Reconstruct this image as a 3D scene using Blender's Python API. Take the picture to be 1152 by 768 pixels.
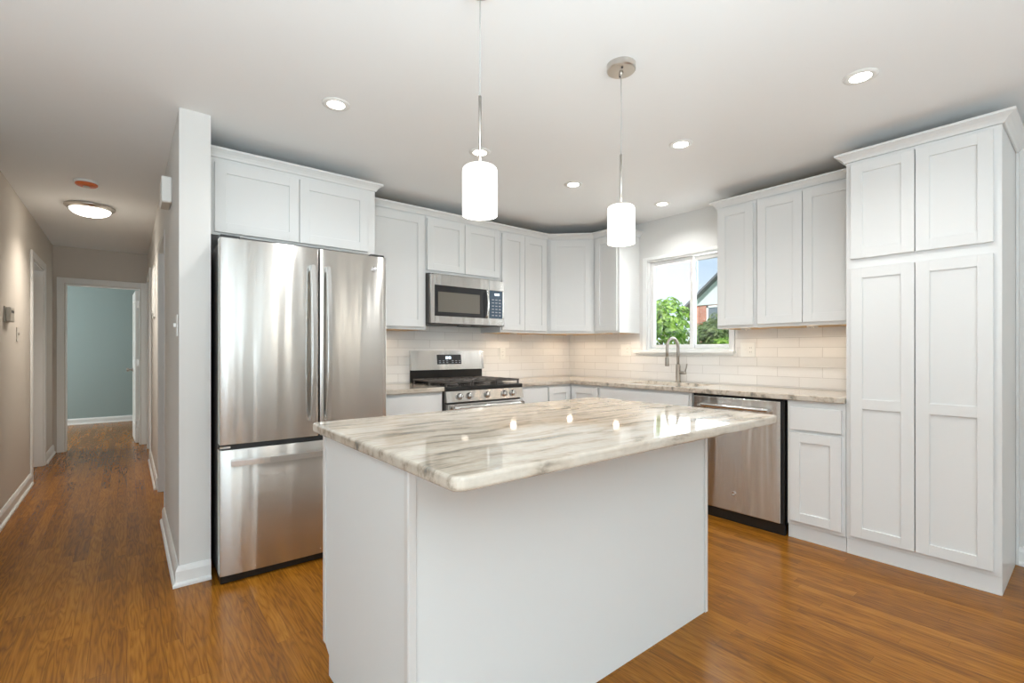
import bpy, bmesh, math, random
from mathutils import Vector, Matrix
random.seed(7)
PI = math.pi
for o in list(bpy.data.objects): bpy.data.objects.remove(o)
SC = bpy.context.scene
C = SC.collection

# ------------------------------------------------------------------ camera, world, sun, daylight, exposure
F_PX, CAM_H, YAW = 537.3, 1.195, math.radians(38.87)
cam = bpy.data.cameras.new('camera'); cam_o = bpy.data.objects.new('camera', cam); C.objects.link(cam_o)
cam_o.location = (0, 0, CAM_H); cam_o.rotation_euler = (PI/2, 0, -YAW)
cam.sensor_width = 36; cam.lens = F_PX/1152*36; cam.shift_y = 11/1152; cam.clip_start = .05; cam.clip_end = 200
SC.camera = cam_o
SC.view_settings.view_transform = 'Standard'; SC.view_settings.look = 'None'
SC.view_settings.gamma = 1; SC.view_settings.use_curve_mapping = False
SC.view_settings.exposure = 0.40

world = bpy.data.worlds.new('sky'); SC.world = world; world.use_nodes = True
wn = world.node_tree; bg = wn.nodes['Background']
tc = wn.nodes.new('ShaderNodeTexCoord'); sx = wn.nodes.new('ShaderNodeSeparateXYZ'); rp = wn.nodes.new('ShaderNodeValToRGB')
wn.links.new(tc.outputs['Generated'], sx.inputs[0]); wn.links.new(sx.outputs['Z'], rp.inputs[0]); wn.links.new(rp.outputs[0], bg.inputs[0])
rp.color_ramp.elements[0].position = 0.0; rp.color_ramp.elements[0].color = (.82, .92, .99, 1)
rp.color_ramp.elements[1].position = 0.35; rp.color_ramp.elements[1].color = (.50, .74, .97, 1)
bg.inputs[1].default_value = 1.15

def add_light(name, kind, loc, energy, color=(1, 1, 1), target=None, parent=None, **kw):
    l = bpy.data.lights.new(name, kind); l.energy = energy; l.color = color
    for k, v in kw.items(): setattr(l, k, v)
    o = bpy.data.objects.new(name, l); C.objects.link(o); o.location = loc
    if target is not None:
        o.rotation_euler = (Vector(target)-Vector(loc)).to_track_quat('-Z', 'Y').to_euler()
    if parent: o.parent = parent
    return o
SUN = add_light('sun', 'SUN', (-10, -4, 20), 5.2, (1, .95, .86), target=(10, 3, -2), angle=.01)
# daylight through the living-room windows behind the camera and through the bedroom window
DAY = (.745, .90, 1.0)
add_light('daylight_south', 'AREA', (-1.7, -3.92, 1.45), 18, DAY, target=(-.6, 0, 2.6), shape='RECTANGLE', size=3.2, size_y=1.7)
add_light('daylight_west', 'AREA', (-3.92, -.6, 1.45), 10, DAY, target=(0, -.6, 2.6), shape='RECTANGLE', size=2.6, size_y=1.7)
# added fill light, unseen behind the camera, aimed up to brighten the ceiling
add_light('ceiling_fill', 'AREA', (-.4, -2.75, .8), 265, DAY, target=(-.399, -2.75, 2.44), shape='RECTANGLE', size=6.4, size_y=2.3)
add_light('daylight_bedroom', 'AREA', (-2.9, 9.3, 1.5), 52, (.92, .98, 1), target=(0, 9.3, 1.4), shape='RECTANGLE', size=1.2, size_y=1.2)
add_light('daylight_kitchen', 'AREA', (3.99, 2.33, 1.64), 9, (.93, .97, 1), target=(0, 2.33, 1.3), shape='RECTANGLE', size=.72, size_y=.75)

# ------------------------------------------------------------------ materials
def new_mat(name):
    m = bpy.data.materials.new(name); m.use_nodes = True
    return m, m.node_tree.nodes, m.node_tree.links, m.node_tree.nodes['Principled BSDF']
def mat(name, col, rough=.5, metal=0., spec=.5, bump=0., bscale=60., coat=0., emis=None, es=0., var=0., alpha=1., trans=0., ior=1.45):
    m, n, l, p = new_mat(name)
    p.inputs['Base Color'].default_value = (*col, 1); p.inputs['Roughness'].default_value = rough
    p.inputs['Metallic'].default_value = metal; p.inputs['Specular IOR Level'].default_value = spec
    p.inputs['Coat Weight'].default_value = coat; p.inputs['Transmission Weight'].default_value = trans; p.inputs['IOR'].default_value = ior
    if emis: p.inputs['Emission Color'].default_value = (*emis, 1); p.inputs['Emission Strength'].default_value = es
    t = n.new('ShaderNodeTexCoord'); ns = n.new('ShaderNodeTexNoise'); ns.inputs['Scale'].default_value = bscale
    l.new(t.outputs['Object'], ns.inputs['Vector'])
    if var:
        mx = n.new('ShaderNodeMix'); mx.data_type = 'RGBA'
        mx.inputs[6].default_value = (*[c*(1-var) for c in col], 1); mx.inputs[7].default_value = (*[min(1, c*(1+var)) for c in col], 1)
        l.new(ns.outputs['Fac'], mx.inputs[0]); l.new(mx.outputs[2], p.inputs['Base Color'])
    if bump:
        b = n.new('ShaderNodeBump'); b.inputs['Strength'].default_value = bump; b.inputs['Distance'].default_value = .002
        l.new(ns.outputs['Fac'], b.inputs['Height']); l.new(b.outputs[0], p.inputs['Normal'])
    return m
def steel(name, col, rough=.3, aniso=1., rot=0.):
    m, n, l, p = new_mat(name)
    p.inputs['Base Color'].default_value = (*col, 1); p.inputs['Metallic'].default_value = 1
    p.inputs['Roughness'].default_value = rough; p.inputs['Anisotropic'].default_value = aniso
    p.inputs['Anisotropic Rotation'].default_value = rot
    tg = n.new('ShaderNodeCombineXYZ'); tg.inputs[2].default_value = 1; l.new(tg.outputs[0], p.inputs['Tangent'])   # brushing spreads highlights upright
    t = n.new('ShaderNodeTexCoord'); mp = n.new('ShaderNodeMapping'); mp.inputs['Scale'].default_value = (6.5, 6.5, .55); l.new(t.outputs['Object'], mp.inputs[0])
    wv = n.new('ShaderNodeTexNoise'); wv.inputs['Scale'].default_value = 1.3; wv.inputs['Detail'].default_value = 1.5; l.new(mp.outputs[0], wv.inputs['Vector'])
    wb = n.new('ShaderNodeBump'); wb.inputs['Strength'].default_value = .6; wb.inputs['Distance'].default_value = .012; l.new(wv.outputs['Fac'], wb.inputs['Height']); l.new(wb.outputs[0], p.inputs['Normal'])
    return m
M = {}
M['cab'] = mat('cabinet_white_paint', (.765, .76, .74), .34, spec=.4, bump=.02, bscale=300)
M['cabin'] = mat('cabinet_underside_wood', (.62, .40, .18), .5, var=.15, bscale=20)
M['island'] = mat('island_white_panel', (.82, .84, .83), .45, spec=.3)
M['wall'] = mat('kitchen_wall_paint', (.74, .73, .70), .7, spec=.2, bump=.05, bscale=250)
M['hall'] = mat('hall_wall_paint', (.68, .625, .555), .7, spec=.2, bump=.05, bscale=250)
M['teal'] = mat('teal_wall_paint', (.35, .43, .42), .7, spec=.2)
M['ceil'] = mat('ceiling_paint', (.90, .905, .895), .8, spec=.1, bump=.05, bscale=200)
M['trim'] = mat('trim_white_gloss', (.84, .835, .81), .35, spec=.4)
M['steel'] = steel('brushed_stainless', (.66, .65, .62), .27)
M['steel2'] = steel('brushed_stainless_smooth', (.68, .67, .65), .22, .6)
M['nickel'] = mat('brushed_nickel', (.62, .59, .55), .28, 1., bump=.02, bscale=400)
M['housepane'] = mat('far_window_glass', (.20, .23, .26), .15)
M['faucet'] = mat('faucet_brushed_nickel', (.36, .33, .29), .3, 1., bump=.02, bscale=400)
M['cord'] = mat('clear_silver_cord', (.50, .49, .47), .35)
M['plate'] = mat('tan_wall_plate', (.66, .61, .54), .45)
M['chrome'] = mat('polished_chrome', (.8, .8, .8), .1, 1.)
M['black'] = mat('black_enamel', (.016, .015, .014), .25, bump=.02, bscale=90)
M['iron'] = mat('cast_iron', (.075, .065, .058), .42, bump=.3, bscale=300)
M['dark'] = mat('dark_plastic', (.03, .03, .03), .5)
M['side'] = mat('dark_grey_side_paint', (.09, .085, .08), .45)
M['glassblk'] = mat('black_glass', (.02, .02, .022), .06, spec=.6, coat=.3)
M['mwin'] = mat('microwave_window_mesh', (.16, .145, .12), .12, spec=.6, bump=.02, bscale=900)
M['panel'] = mat('microwave_control_glass', (.055, .09, .13), .12, spec=.6, var=.2, bscale=120)
M['digits'] = mat('clock_digits', (.5, .6, .7), .4, emis=(.75, .88, 1), es=2.2)
M['print'] = mat('grey_key_print', (.35, .38, .42), .5)
M['plastic'] = mat('white_plastic', (.84, .83, .79), .4)
M['beige'] = mat('beige_plastic', (.58, .53, .45), .45)
M['orange'] = mat('orange_plastic_cover', (.72, .17, .05), .4)
M['slot'] = mat('outlet_slot', (.10, .09, .08), .6)
M['opal'] = mat('opal_glass_shade', (.95, .93, .88), .25, emis=(1, .955, .89), es=2.0)
M['dome'] = mat('frosted_dome_glass', (.95, .92, .86), .3, emis=(1, .93, .83), es=6)
M['lens'] = mat('recessed_lens', (.95, .95, .92), .3, emis=(1, .95, .87), es=9)
M['puck'] = mat('puck_lens', (.95, .95, .92), .3, emis=(1, .86, .66), es=8)
M['brick'], n, l, p = new_mat('red_brick')
t = n.new('ShaderNodeTexCoord'); s = n.new('ShaderNodeSeparateXYZ'); cb = n.new('ShaderNodeCombineXYZ'); br = n.new('ShaderNodeTexBrick')
l.new(t.outputs['Object'], s.inputs[0]); l.new(s.outputs['Y'], cb.inputs['X']); l.new(s.outputs['Z'], cb.inputs['Y']); l.new(cb.outputs[0], br.inputs['Vector'])
br.inputs['Scale'].default_value = 1; br.inputs['Brick Width'].default_value = .21; br.inputs['Row Height'].default_value = .075; br.inputs['Mortar Size'].default_value = .006
br.inputs['Color1'].default_value = (.50, .17, .11, 1); br.inputs['Color2'].default_value = (.60, .24, .16, 1); br.inputs['Mortar'].default_value = (.5, .42, .36, 1)
l.new(br.outputs[0], p.inputs['Base Color']); p.inputs['Roughness'].default_value = .9
M['siding'], n, l, p = new_mat('white_lap_siding')
t = n.new('ShaderNodeTexCoord'); s = n.new('ShaderNodeSeparateXYZ'); l.new(t.outputs['Object'], s.inputs[0])
w = n.new('ShaderNodeMath'); w.operation = 'MULTIPLY'; w.inputs[1].default_value = 1/.12; l.new(s.outputs['Z'], w.inputs[0])
w2 = n.new('ShaderNodeMath'); w2.operation = 'FRACT'; l.new(w.outputs[0], w2.inputs[0])
bm_ = n.new('ShaderNodeBump'); bm_.inputs['Distance'].default_value = .02; l.new(w2.outputs[0], bm_.inputs['Height']); l.new(bm_.outputs[0], p.inputs['Normal'])
p.inputs['Base Color'].default_value = (.85, .86, .87, 1); p.inputs['Roughness'].default_value = .6
M['shingle'] = mat('roof_shingle', (.16, .16, .17), .9, bump=.4, bscale=30, var=.3)
M['bark'] = mat('bark', (.12, .09, .06), .9, bump=.5, bscale=40)
M['grass'] = mat('lawn', (.12, .24, .05), .9, var=.4, bscale=6)
def leaf_mat(name, a, b):
    m, n, l, p = new_mat(name)
    oi = n.new('ShaderNodeTexCoord'); ns = n.new('ShaderNodeTexNoise'); ns.inputs['Scale'].default_value = 9; ns.inputs['Detail'].default_value = 4
    l.new(oi.outputs['Object'], ns.inputs['Vector'])
    r = n.new('ShaderNodeValToRGB'); r.color_ramp.elements[0].position = .35; r.color_ramp.elements[1].position = .65
    r.color_ramp.elements[0].color = (*a, 1); r.color_ramp.elements[1].color = (*b, 1)
    l.new(ns.outputs['Fac'], r.inputs[0]); l.new(r.outputs[0], p.inputs['Base Color']); p.inputs['Roughness'].default_value = .45
    tr = n.new('ShaderNodeBsdfTranslucent'); l.new(r.outputs[0], tr.inputs[0]); mx = n.new('ShaderNodeMixShader'); mx.inputs[0].default_value = .35
    l.new(p.outputs[0], mx.inputs[1]); l.new(tr.outputs[0], mx.inputs[2]); l.new(mx.outputs[0], n['Material Output'].inputs[0])
    return m
M['leaf'] = leaf_mat('bright_leaves', (.10, .26, .03), (.42, .60, .10))
M['leaf2'] = leaf_mat('olive_leaves', (.10, .18, .05), (.32, .38, .14))
# clear pane: mostly see-through with a glossy skin
m, n, l, p = new_mat('window_glass'); M['pane'] = m
tb = n.new('ShaderNodeBsdfTransparent'); gb = n.new('ShaderNodeBsdfGlossy'); gb.inputs['Roughness'].default_value = .02
fr = n.new('ShaderNodeFresnel'); mx = n.new('ShaderNodeMixShader'); l.new(fr.outputs[0], mx.inputs[0]); l.new(tb.outputs[0], mx.inputs[1]); l.new(gb.outputs[0], mx.inputs[2])
l.new(mx.outputs[0], n['Material Output'].inputs[0])
m, n, l, p = new_mat('insect_screen'); M['screen'] = m
tb = n.new('ShaderNodeBsdfTransparent'); tb.inputs[0].default_value = (.82, .83, .85, 1); l.new(tb.outputs[0], n['Material Output'].inputs[0])

def floor_material():
    m, n, l, p = new_mat('oak_strip_floor')
    t = n.new('ShaderNodeTexCoord'); s = n.new('ShaderNodeSeparateXYZ'); l.new(t.outputs['Object'], s.inputs[0])
    def math_(op, a, b=None):
        q = n.new('ShaderNodeMath'); q.operation = op
        for i, v in enumerate((a, b)):
            if v is None: continue
            if isinstance(v, (int, float)): q.inputs[i].default_value = v
            else: l.new(v, q.inputs[i])
        return q.outputs[0]
    W, L = .060, .95
    u = math_('DIVIDE', s.outputs['X'], W); row = math_('FLOOR', u); fu = math_('FRACT', u)
    wn1 = n.new('ShaderNodeTexWhiteNoise'); wn1.noise_dimensions = '1D'; l.new(row, wn1.inputs['W'])
    v = math_('ADD', math_('DIVIDE', s.outputs['Y'], L), math_('MULTIPLY', wn1.outputs['Value'], 7.3))
    pid = math_('FLOOR', v); fv = math_('FRACT', v)
    cb = n.new('ShaderNodeCombineXYZ'); l.new(row, cb.inputs[0]); l.new(pid, cb.inputs[1])
    wn2 = n.new('ShaderNodeTexWhiteNoise'); wn2.noise_dimensions = '3D'; l.new(cb.outputs[0], wn2.inputs['Vector'])
    # grain: long streaks, shifted per strip, with cathedral figure
    shift = math_('MULTIPLY', wn2.outputs['Value'], 37.0)
    cg = n.new('ShaderNodeCombineXYZ'); l.new(math_('ADD', math_('MULTIPLY', s.outputs['X'], 14.0), shift), cg.inputs[0]); l.new(math_('MULTIPLY', s.outputs['Y'], 1.1), cg.inputs[1]); l.new(shift, cg.inputs[2])
    nz = n.new('ShaderNodeTexNoise'); nz.inputs['Scale'].default_value = 1.6; nz.inputs['Detail'].default_value = 2; l.new(cg.outputs[0], nz.inputs['Vector'])
    rings = math_('FRACT', math_('MULTIPLY', nz.outputs['Fac'], 9.0))
    ring = math_('ABSOLUTE', math_('SUBTRACT', rings, .5))
    cf = n.new('ShaderNodeCombineXYZ'); l.new(math_('MULTIPLY', s.outputs['X'], 170.0), cf.inputs[0]); l.new(math_('MULTIPLY', s.outputs['Y'], 7.0), cf.inputs[1]); l.new(shift, cf.inputs[2])
    fz = n.new('ShaderNodeTexNoise'); fz.inputs['Scale'].default_value = 1.; fz.inputs['Detail'].default_value = 3; l.new(cf.outputs[0], fz.inputs['Vector'])
    ramp = n.new('ShaderNodeValToRGB'); e = ramp.color_ramp
    e.elements[0].position = 0; e.elements[0].color = (.11, .036, .005, 1); e.elements[1].position = 1; e.elements[1].color = (.48, .20, .022, 1)
    x = e.elements.new(.5); x.color = (.275, .100, .008, 1)
    tone = math_('ADD', math_('ADD', math_('MULTIPLY', wn2.outputs['Value'], .30), math_('MULTIPLY', math_('POWER', math_('MULTIPLY', ring, 2.0), .6), .36)), math_('MULTIPLY', fz.outputs['Fac'], .5))
    l.new(math_('SUBTRACT', tone, .10), ramp.inputs[0])
    edge = math_('MINIMUM', math_('MINIMUM', fu, math_('SUBTRACT', 1, fu)), math_('MULTIPLY', math_('MINIMUM', fv, math_('SUBTRACT', 1, fv)), L/W))
    seam = n.new('ShaderNodeMapRange'); seam.inputs[1].default_value = .0; seam.inputs[2].default_value = .02; seam.inputs[3].default_value = .55; seam.inputs[4].default_value = 1; l.new(edge, seam.inputs[0])
    mx = n.new('ShaderNodeMix'); mx.data_type = 'RGBA'; mx.blend_type = 'MULTIPLY'; mx.inputs[0].default_value = 1
    l.new(ramp.outputs[0], mx.inputs[6]); l.new(seam.outputs[0], mx.inputs[7]); l.new(mx.outputs[2], p.inputs['Base Color'])
    p.inputs['Roughness'].default_value = .25; p.inputs['Specular IOR Level'].default_value = .2
    b = n.new('ShaderNodeBump'); b.inputs['Strength'].default_value = .25; b.inputs['Distance'].default_value = .0006
    l.new(math_('ADD', seam.outputs[0], math_('MULTIPLY', fz.outputs['Fac'], .3)), b.inputs['Height']); l.new(b.outputs[0], p.inputs['Normal'])
    return m
M['floor'] = floor_material()

def stone_material():
    m, n, l, p = new_mat('veined_quartzite')
    t = n.new('ShaderNodeTexCoord')
    mp = n.new('ShaderNodeMapping'); mp.inputs['Scale'].default_value = (1.1, 7.5, 7.5); mp.inputs['Rotation'].default_value = (0, 0, math.radians(-6)); l.new(t.outputs['Object'], mp.inputs[0])
    wz = n.new('ShaderNodeTexNoise'); wz.inputs['Scale'].default_value = 2.3; wz.inputs['Detail'].default_value = 3; l.new(t.outputs['Object'], wz.inputs['Vector'])
    va = n.new('ShaderNodeVectorMath'); va.operation = 'SCALE'; va.inputs['Scale'].default_value = .9; l.new(wz.outputs['Color'], va.inputs[0])
    ad = n.new('ShaderNodeVectorMath'); l.new(mp.outputs[0], ad.inputs[0]); l.new(va.outputs[0], ad.inputs[1])
    nz = n.new('ShaderNodeTexNoise'); nz.inputs['Scale'].default_value = 2.6; nz.inputs['Detail'].default_value = 7; nz.inputs['Roughness'].default_value = .62; l.new(ad.outputs[0], nz.inputs['Vector'])
    r = n.new('ShaderNodeValToRGB'); e = r.color_ramp
    e.elements[0].position = .33; e.elements[0].color = (.25, .235, .205, 1); e.elements[1].position = .59; e.elements[1].color = (.70, .63, .535, 1)
    a = e.elements.new(.41); a.color = (.44, .375, .30, 1); a = e.elements.new(.485); a.color = (.63, .545, .445, 1)
    l.new(nz.outputs['Fac'], r.inputs[0])
    n2 = n.new('ShaderNodeTexNoise'); n2.inputs['Scale'].default_value = 55; n2.inputs['Detail'].default_value = 3; l.new(t.outputs['Object'], n2.inputs['Vector'])
    mx = n.new('ShaderNodeMix'); mx.data_type = 'RGBA'; mx.blend_type = 'MULTIPLY'; mx.inputs[0].default_value = .25
    l.new(r.outputs[0], mx.inputs[6]); l.new(n2.outputs['Fac'], mx.inputs[7]); l.new(mx.outputs[2], p.inputs['Base Color'])
    p.inputs['Roughness'].default_value = .05; p.inputs['Specular IOR Level'].default_value = .5
    return m
M['stone'] = stone_material()

def tile_material(name, axis, origin):
    m, n, l, p = new_mat(name)
    t = n.new('ShaderNodeTexCoord'); s = n.new('ShaderNodeSeparateXYZ'); l.new(t.outputs['Object'], s.inputs[0])
    def sub(o, v):
        q = n.new('ShaderNodeMath'); q.operation = 'SUBTRACT'; l.new(o, q.inputs[0]); q.inputs[1].default_value = v; return q.outputs[0]
    cb = n.new('ShaderNodeCombineXYZ'); l.new(sub(s.outputs[axis], origin-306*.306), cb.inputs[0]); l.new(sub(s.outputs['Z'], .928-.074*100), cb.inputs[1])
    br = n.new('ShaderNodeTexBrick'); l.new(cb.outputs[0], br.inputs['Vector'])
    br.inputs['Scale'].default_value = 1; br.inputs['Brick Width'].default_value = .306; br.inputs['Row Height'].default_value = .074
    br.inputs['Mortar Size'].default_value = .0016; br.inputs['Mortar Smooth'].default_value = .15; br.inputs['Bias'].default_value = 0
    br.inputs['Color1'].default_value = (.84, .815, .775, 1); br.inputs['Color2'].default_value = (.79, .765, .73, 1); br.inputs['Mortar'].default_value = (.60, .57, .53, 1)
    l.new(br.outputs['Color'], p.inputs['Base Color']); p.inputs['Roughness'].default_value = .12
    nz = n.new('ShaderNodeTexNoise'); nz.inputs['Scale'].default_value = 14; l.new(t.outputs['Object'], nz.inputs['Vector'])
    iv = n.new('ShaderNodeMath'); iv.operation = 'MULTIPLY_ADD'; iv.inputs[1].default_value = -1; l.new(br.outputs['Fac'], iv.inputs[0])
    sc = n.new('ShaderNodeMath'); sc.operation = 'MULTIPLY'; sc.inputs[1].default_value = .5; l.new(nz.outputs['Fac'], sc.inputs[0]); l.new(sc.outputs[0], iv.inputs[2])
    b = n.new('ShaderNodeBump'); b.inputs['Strength'].default_value = .6; b.inputs['Distance'].default_value = .0015; l.new(iv.outputs[0], b.inputs['Height']); l.new(b.outputs[0], p.inputs['Normal'])
    return m
M['tile_b'] = tile_material('subway_tile_stove_wall', 'X', 1.958)
M['tile_r'] = tile_material('subway_tile_window_wall', 'Y', 1.272)

# ------------------------------------------------------------------ mesh helpers
def bx(bm, x0, y0, z0, x1, y1, z1, bev=0., seg=1):
    t = bmesh.new(); bmesh.ops.create_cube(t, size=1)
    sx_, sy_, sz_ = x1-x0, y1-y0, z1-z0
    for v in t.verts: v.co = Vector((x0+(v.co.x+.5)*sx_, y0+(v.co.y+.5)*sy_, z0+(v.co.z+.5)*sz_))
    if bev: bmesh.ops.bevel(t, geom=t.edges[:], offset=bev, segments=seg, affect='EDGES', profile=.5)
    join(bm, t)
def join(bm, t, mtx=None):
    if mtx is not None: bmesh.ops.transform(t, matrix=mtx, verts=t.verts)
    me = bpy.data.meshes.new('tmp'); t.to_mesh(me); t.free(); bm.from_mesh(me); bpy.data.meshes.remove(me)
def prism(bm, pts, z0, z1, bev=0., seg=2, mtx=None):
    """closed outline in xy, extruded in z; bevel on the cap rims"""
    t = bmesh.new()
    f = t.faces.new([t.verts.new((x, y, z0)) for x, y in pts])
    r = bmesh.ops.extrude_face_region(t, geom=[f])
    for v in r['geom']:
        if isinstance(v, bmesh.types.BMVert): v.co.z = z1
    bmesh.ops.recalc_face_normals(t, faces=t.faces)
    if bev:
        es = [e for e in t.edges if abs(e.verts[0].co.z-e.verts[1].co.z) < 1e-6]
        bmesh.ops.bevel(t, geom=es, offset=bev, segments=seg, affect='EDGES', profile=.5)
    join(bm, t, mtx)
def lathe(bm, prof, seg=32, mtx=None, cap=True):
    """prof = [(r, z)...] spun about z"""
    t = bmesh.new(); rings = []
    for r, z in prof:
        if r < 1e-6: rings.append([t.verts.new((0, 0, z))])
        else: rings.append([t.verts.new((r*math.cos(2*PI*i/seg), r*math.sin(2*PI*i/seg), z)) for i in range(seg)])
    for a, b in zip(rings, rings[1:]):
        for i in range(seg):
            j = (i+1) % seg
            if len(a) == 1 and len(b) == 1: continue
            if len(a) == 1: t.faces.new((a[0], b[i], b[j]))
            elif len(b) == 1: t.faces.new((a[i], a[j], b[0]))
            else: t.faces.new((a[i], a[j], b[j], b[i]))
    if cap:
        for r in (rings[0], rings[-1]):
            if len(r) > 1: t.faces.new(r)
    bmesh.ops.recalc_face_normals(t, faces=t.faces)
    for f in t.faces: f.smooth = True
    join(bm, t, mtx)
def tube(bm, pts, r, seg=12, radii=None):
    pts = [Vector(p) for p in pts]; t = bmesh.new(); rings = []; up = None
    for i, p in enumerate(pts):
        d = (pts[min(i+1, len(pts)-1)]-pts[max(i-1, 0)]).normalized()
        if up is None: up = d.orthogonal().normalized()
        up = (up-d*up.dot(d)).normalized(); s_ = d.cross(up); rr = radii[i] if radii else r
        rings.append([t.verts.new(p+(up*math.cos(2*PI*k/seg)+s_*math.sin(2*PI*k/seg))*rr) for k in range(seg)])
    for a, b in zip(rings, rings[1:]):
        for k in range(seg): t.faces.new((a[k], a[(k+1) % seg], b[(k+1) % seg], b[k]))
    t.faces.new(rings[0]); t.faces.new(rings[-1]); bmesh.ops.recalc_face_normals(t, faces=t.faces)
    for f in t.faces: f.smooth = len(f.verts) == 4
    join(bm, t)
def slab(bm, xs, ys, occ, z0, z1, bev=.005, seg=3):
    """solid made of grid cells; occ(i,j) says which are filled"""
    t = bmesh.new(); vs = {}
    def v(i, j):
        if (i, j) not in vs: vs[i, j] = t.verts.new((xs[i], ys[j], z0))
        return vs[i, j]
    fs = [t.faces.new((v(i, j), v(i+1, j), v(i+1, j+1), v(i, j+1))) for i in range(len(xs)-1) for j in range(len(ys)-1) if occ(i, j)]
    r = bmesh.ops.extrude_face_region(t, geom=fs)
    for q in r['geom']:
        if isinstance(q, bmesh.types.BMVert): q.co.z = z1
    bmesh.ops.recalc_face_normals(t, faces=t.faces)
    if bev:
        es = [e for e in t.edges if len(e.link_faces) == 2 and e.calc_face_angle() > 1 and abs(e.verts[0].co.z-e.verts[1].co.z) < 1e-6]
        bmesh.ops.bevel(t, geom=es, offset=bev, segments=seg, affect='EDGES', profile=.5)
    join(bm, t)
def sweep(bm, path, prof, closed=False):
    """profile [(out, z)] carried along an xy path (front line, outward = right-hand side of travel), mitred"""
    t = bmesh.new(); P_ = [Vector(p) for p in path]; secs = []
    for i, p in enumerate(P_):
        d0 = (p-P_[i-1]).normalized() if i else (P_[1]-p).normalized()
        d1 = (P_[i+1]-p).normalized() if i < len(P_)-1 else d0
        n0, n1 = Vector((d0.y, -d0.x)), Vector((d1.y, -d1.x)); mt = (n0+n1).normalized(); k = 1/max(.2, mt.dot(n0))
        secs.append([t.verts.new((p.x+mt.x*o*k, p.y+mt.y*o*k, z)) for o, z in prof])
    m_ = len(prof)
    for a, b in zip(secs, secs[1:]):
        for k in range(m_): t.faces.new((a[k], a[(k+1) % m_], b[(k+1) % m_], b[k]))
    t.faces.new(secs[0]); t.faces.new(secs[-1]); bmesh.ops.recalc_face_normals(t, faces=t.faces)
    join(bm, t)
def B(): return bmesh.new()
def obj(name, bm, m, parent=None, loc=None, smooth=False):
    me = bpy.data.meshes.new(name); bm.to_mesh(me); bm.free()
    me.materials.append(M[m] if isinstance(m, str) else m)
    if smooth:
        for p_ in me.polygons: p_.use_smooth = True
    o = bpy.data.objects.new(name, me); C.objects.link(o)
    if parent: o.parent = parent
    if loc: o.location = loc
    return o
def box(name, m, parent, *a, bev=.0015, seg=1):
    bm = B(); bx(bm, *a, bev=bev, seg=seg); return obj(name, bm, m, parent)
def thing(name, label, cat, loc=(0, 0, 0), rz=0, group=None):
    o = bpy.data.objects.new(name, None); C.objects.link(o); o.location = loc; o.rotation_euler = (0, 0, rz); o.empty_display_size = .1
    return tag(o, label, cat, group)
def tag(o, label, cat, group=None, kind=None):
    o['label'] = label; o['category'] = cat
    if group: o['group'] = group
    if kind: o['kind'] = kind
    return o
def struct(name, bm, m, parent=None):
    o = obj(name, bm, m, parent); o['kind'] = 'structure'; return o
def copy_tree(o, parent=None):
    c = o.copy(); C.objects.link(c)
    if parent: c.parent = parent
    for ch in list(o.children): copy_tree(ch, c)
    return c
ROTX = Matrix.Rotation(PI/2, 4, 'X')          # local z -> -y : lathes that face the room from a front at -y

# ------------------------------------------------------------------ the room shell
RW, BW, CH = 3.90, 3.80, 2.44                  # window wall (x), stove wall (y), ceiling
HL, HR, HR2, WE, HE = -.68, .207, .345, 2.966, 7.75
bm = B(); bx(bm, -4.2, -4.2, -.06, 4.05, 10.8, 0); struct('floor', bm, 'floor')
bm = B(); bx(bm, -4.2, -4.2, CH, 4.05, 10.8, CH+.1); struct('ceiling', bm, 'ceil')
bm = B(); bx(bm, HR2, BW, 0, RW+.15, BW+.12, CH); struct('wall_back', bm, 'wall')
WY0, WY1, WZ0, WZ1 = 1.945, 2.765, 1.205, 2.06  # window opening
bm = B()
bx(bm, RW, -4.1, 0, RW+.14, WY0, CH); bx(bm, RW, WY1, 0, RW+.14, BW, CH); bx(bm, RW, WY0, 0, RW+.14, WY1, WZ0); bx(bm, RW, WY0, WZ1, RW+.14, WY1, CH)
struct('wall_right', bm, 'wall')
# wall between the hall and the refrigerator, with a cased opening and a door further down
bm = B()
bx(bm, HR, WE, 0, HR2, 4.16, CH); bx(bm, HR, 5.05, 0, HR2, 6.62, CH); bx(bm, HR, 7.36, 0, HR2, HE, CH)
bx(bm, HR, 4.16, 2.04, HR2, 5.05, CH); bx(bm, HR, 6.62, 2.04, HR2, 7.36, CH)
struct('wall_hall_right', bm, 'wall')
bm = B(); bx(bm, HR2+.6, 3.95, 0, HR2+.7, 5.3, CH); struct('wall_closet', bm, 'hall')
bm = B()
bx(bm, HL-.12, 2.97, 0, HL, 6.12, CH); bx(bm, HL-.12, 6.94, 0, HL, HE, CH); bx(bm, HL-.12, 6.12, 2.04, HL, 6.94, CH)
struct('wall_hall_left', bm, 'hall')
DX0, DX1, DZ = -.575, .135, 2.0
bm = B(); bx(bm, HL-.12, HE, 0, DX0, HE+.12, CH); bx(bm, DX1, HE, 0, HR2, HE+.12, CH); bx(bm, DX0, HE, DZ, DX1, HE+.12, CH); struct('wall_hall_end', bm, 'hall')
bm = B(); bx(bm, -3, 10.5, 0, 2, 10.6, CH); struct('wall_bedroom_far', bm, 'teal')
bm = B(); bx(bm, 1.9, HE+.12, 0, 2, 10.5, CH); struct('wall_bedroom_right', bm, 'teal')
bm = B(); bx(bm, -3.1, HE+.12, 0, -3, 10.5, CH); struct('wall_bedroom_left', bm, 'teal')
bm = B(); bx(bm, -3.1, HE, 0, HL-.12, HE+.12, CH); bx(bm, HR2, HE, 0, 2, HE+.12, CH); struct('wall_bedroom_near', bm, 'teal')
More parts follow.
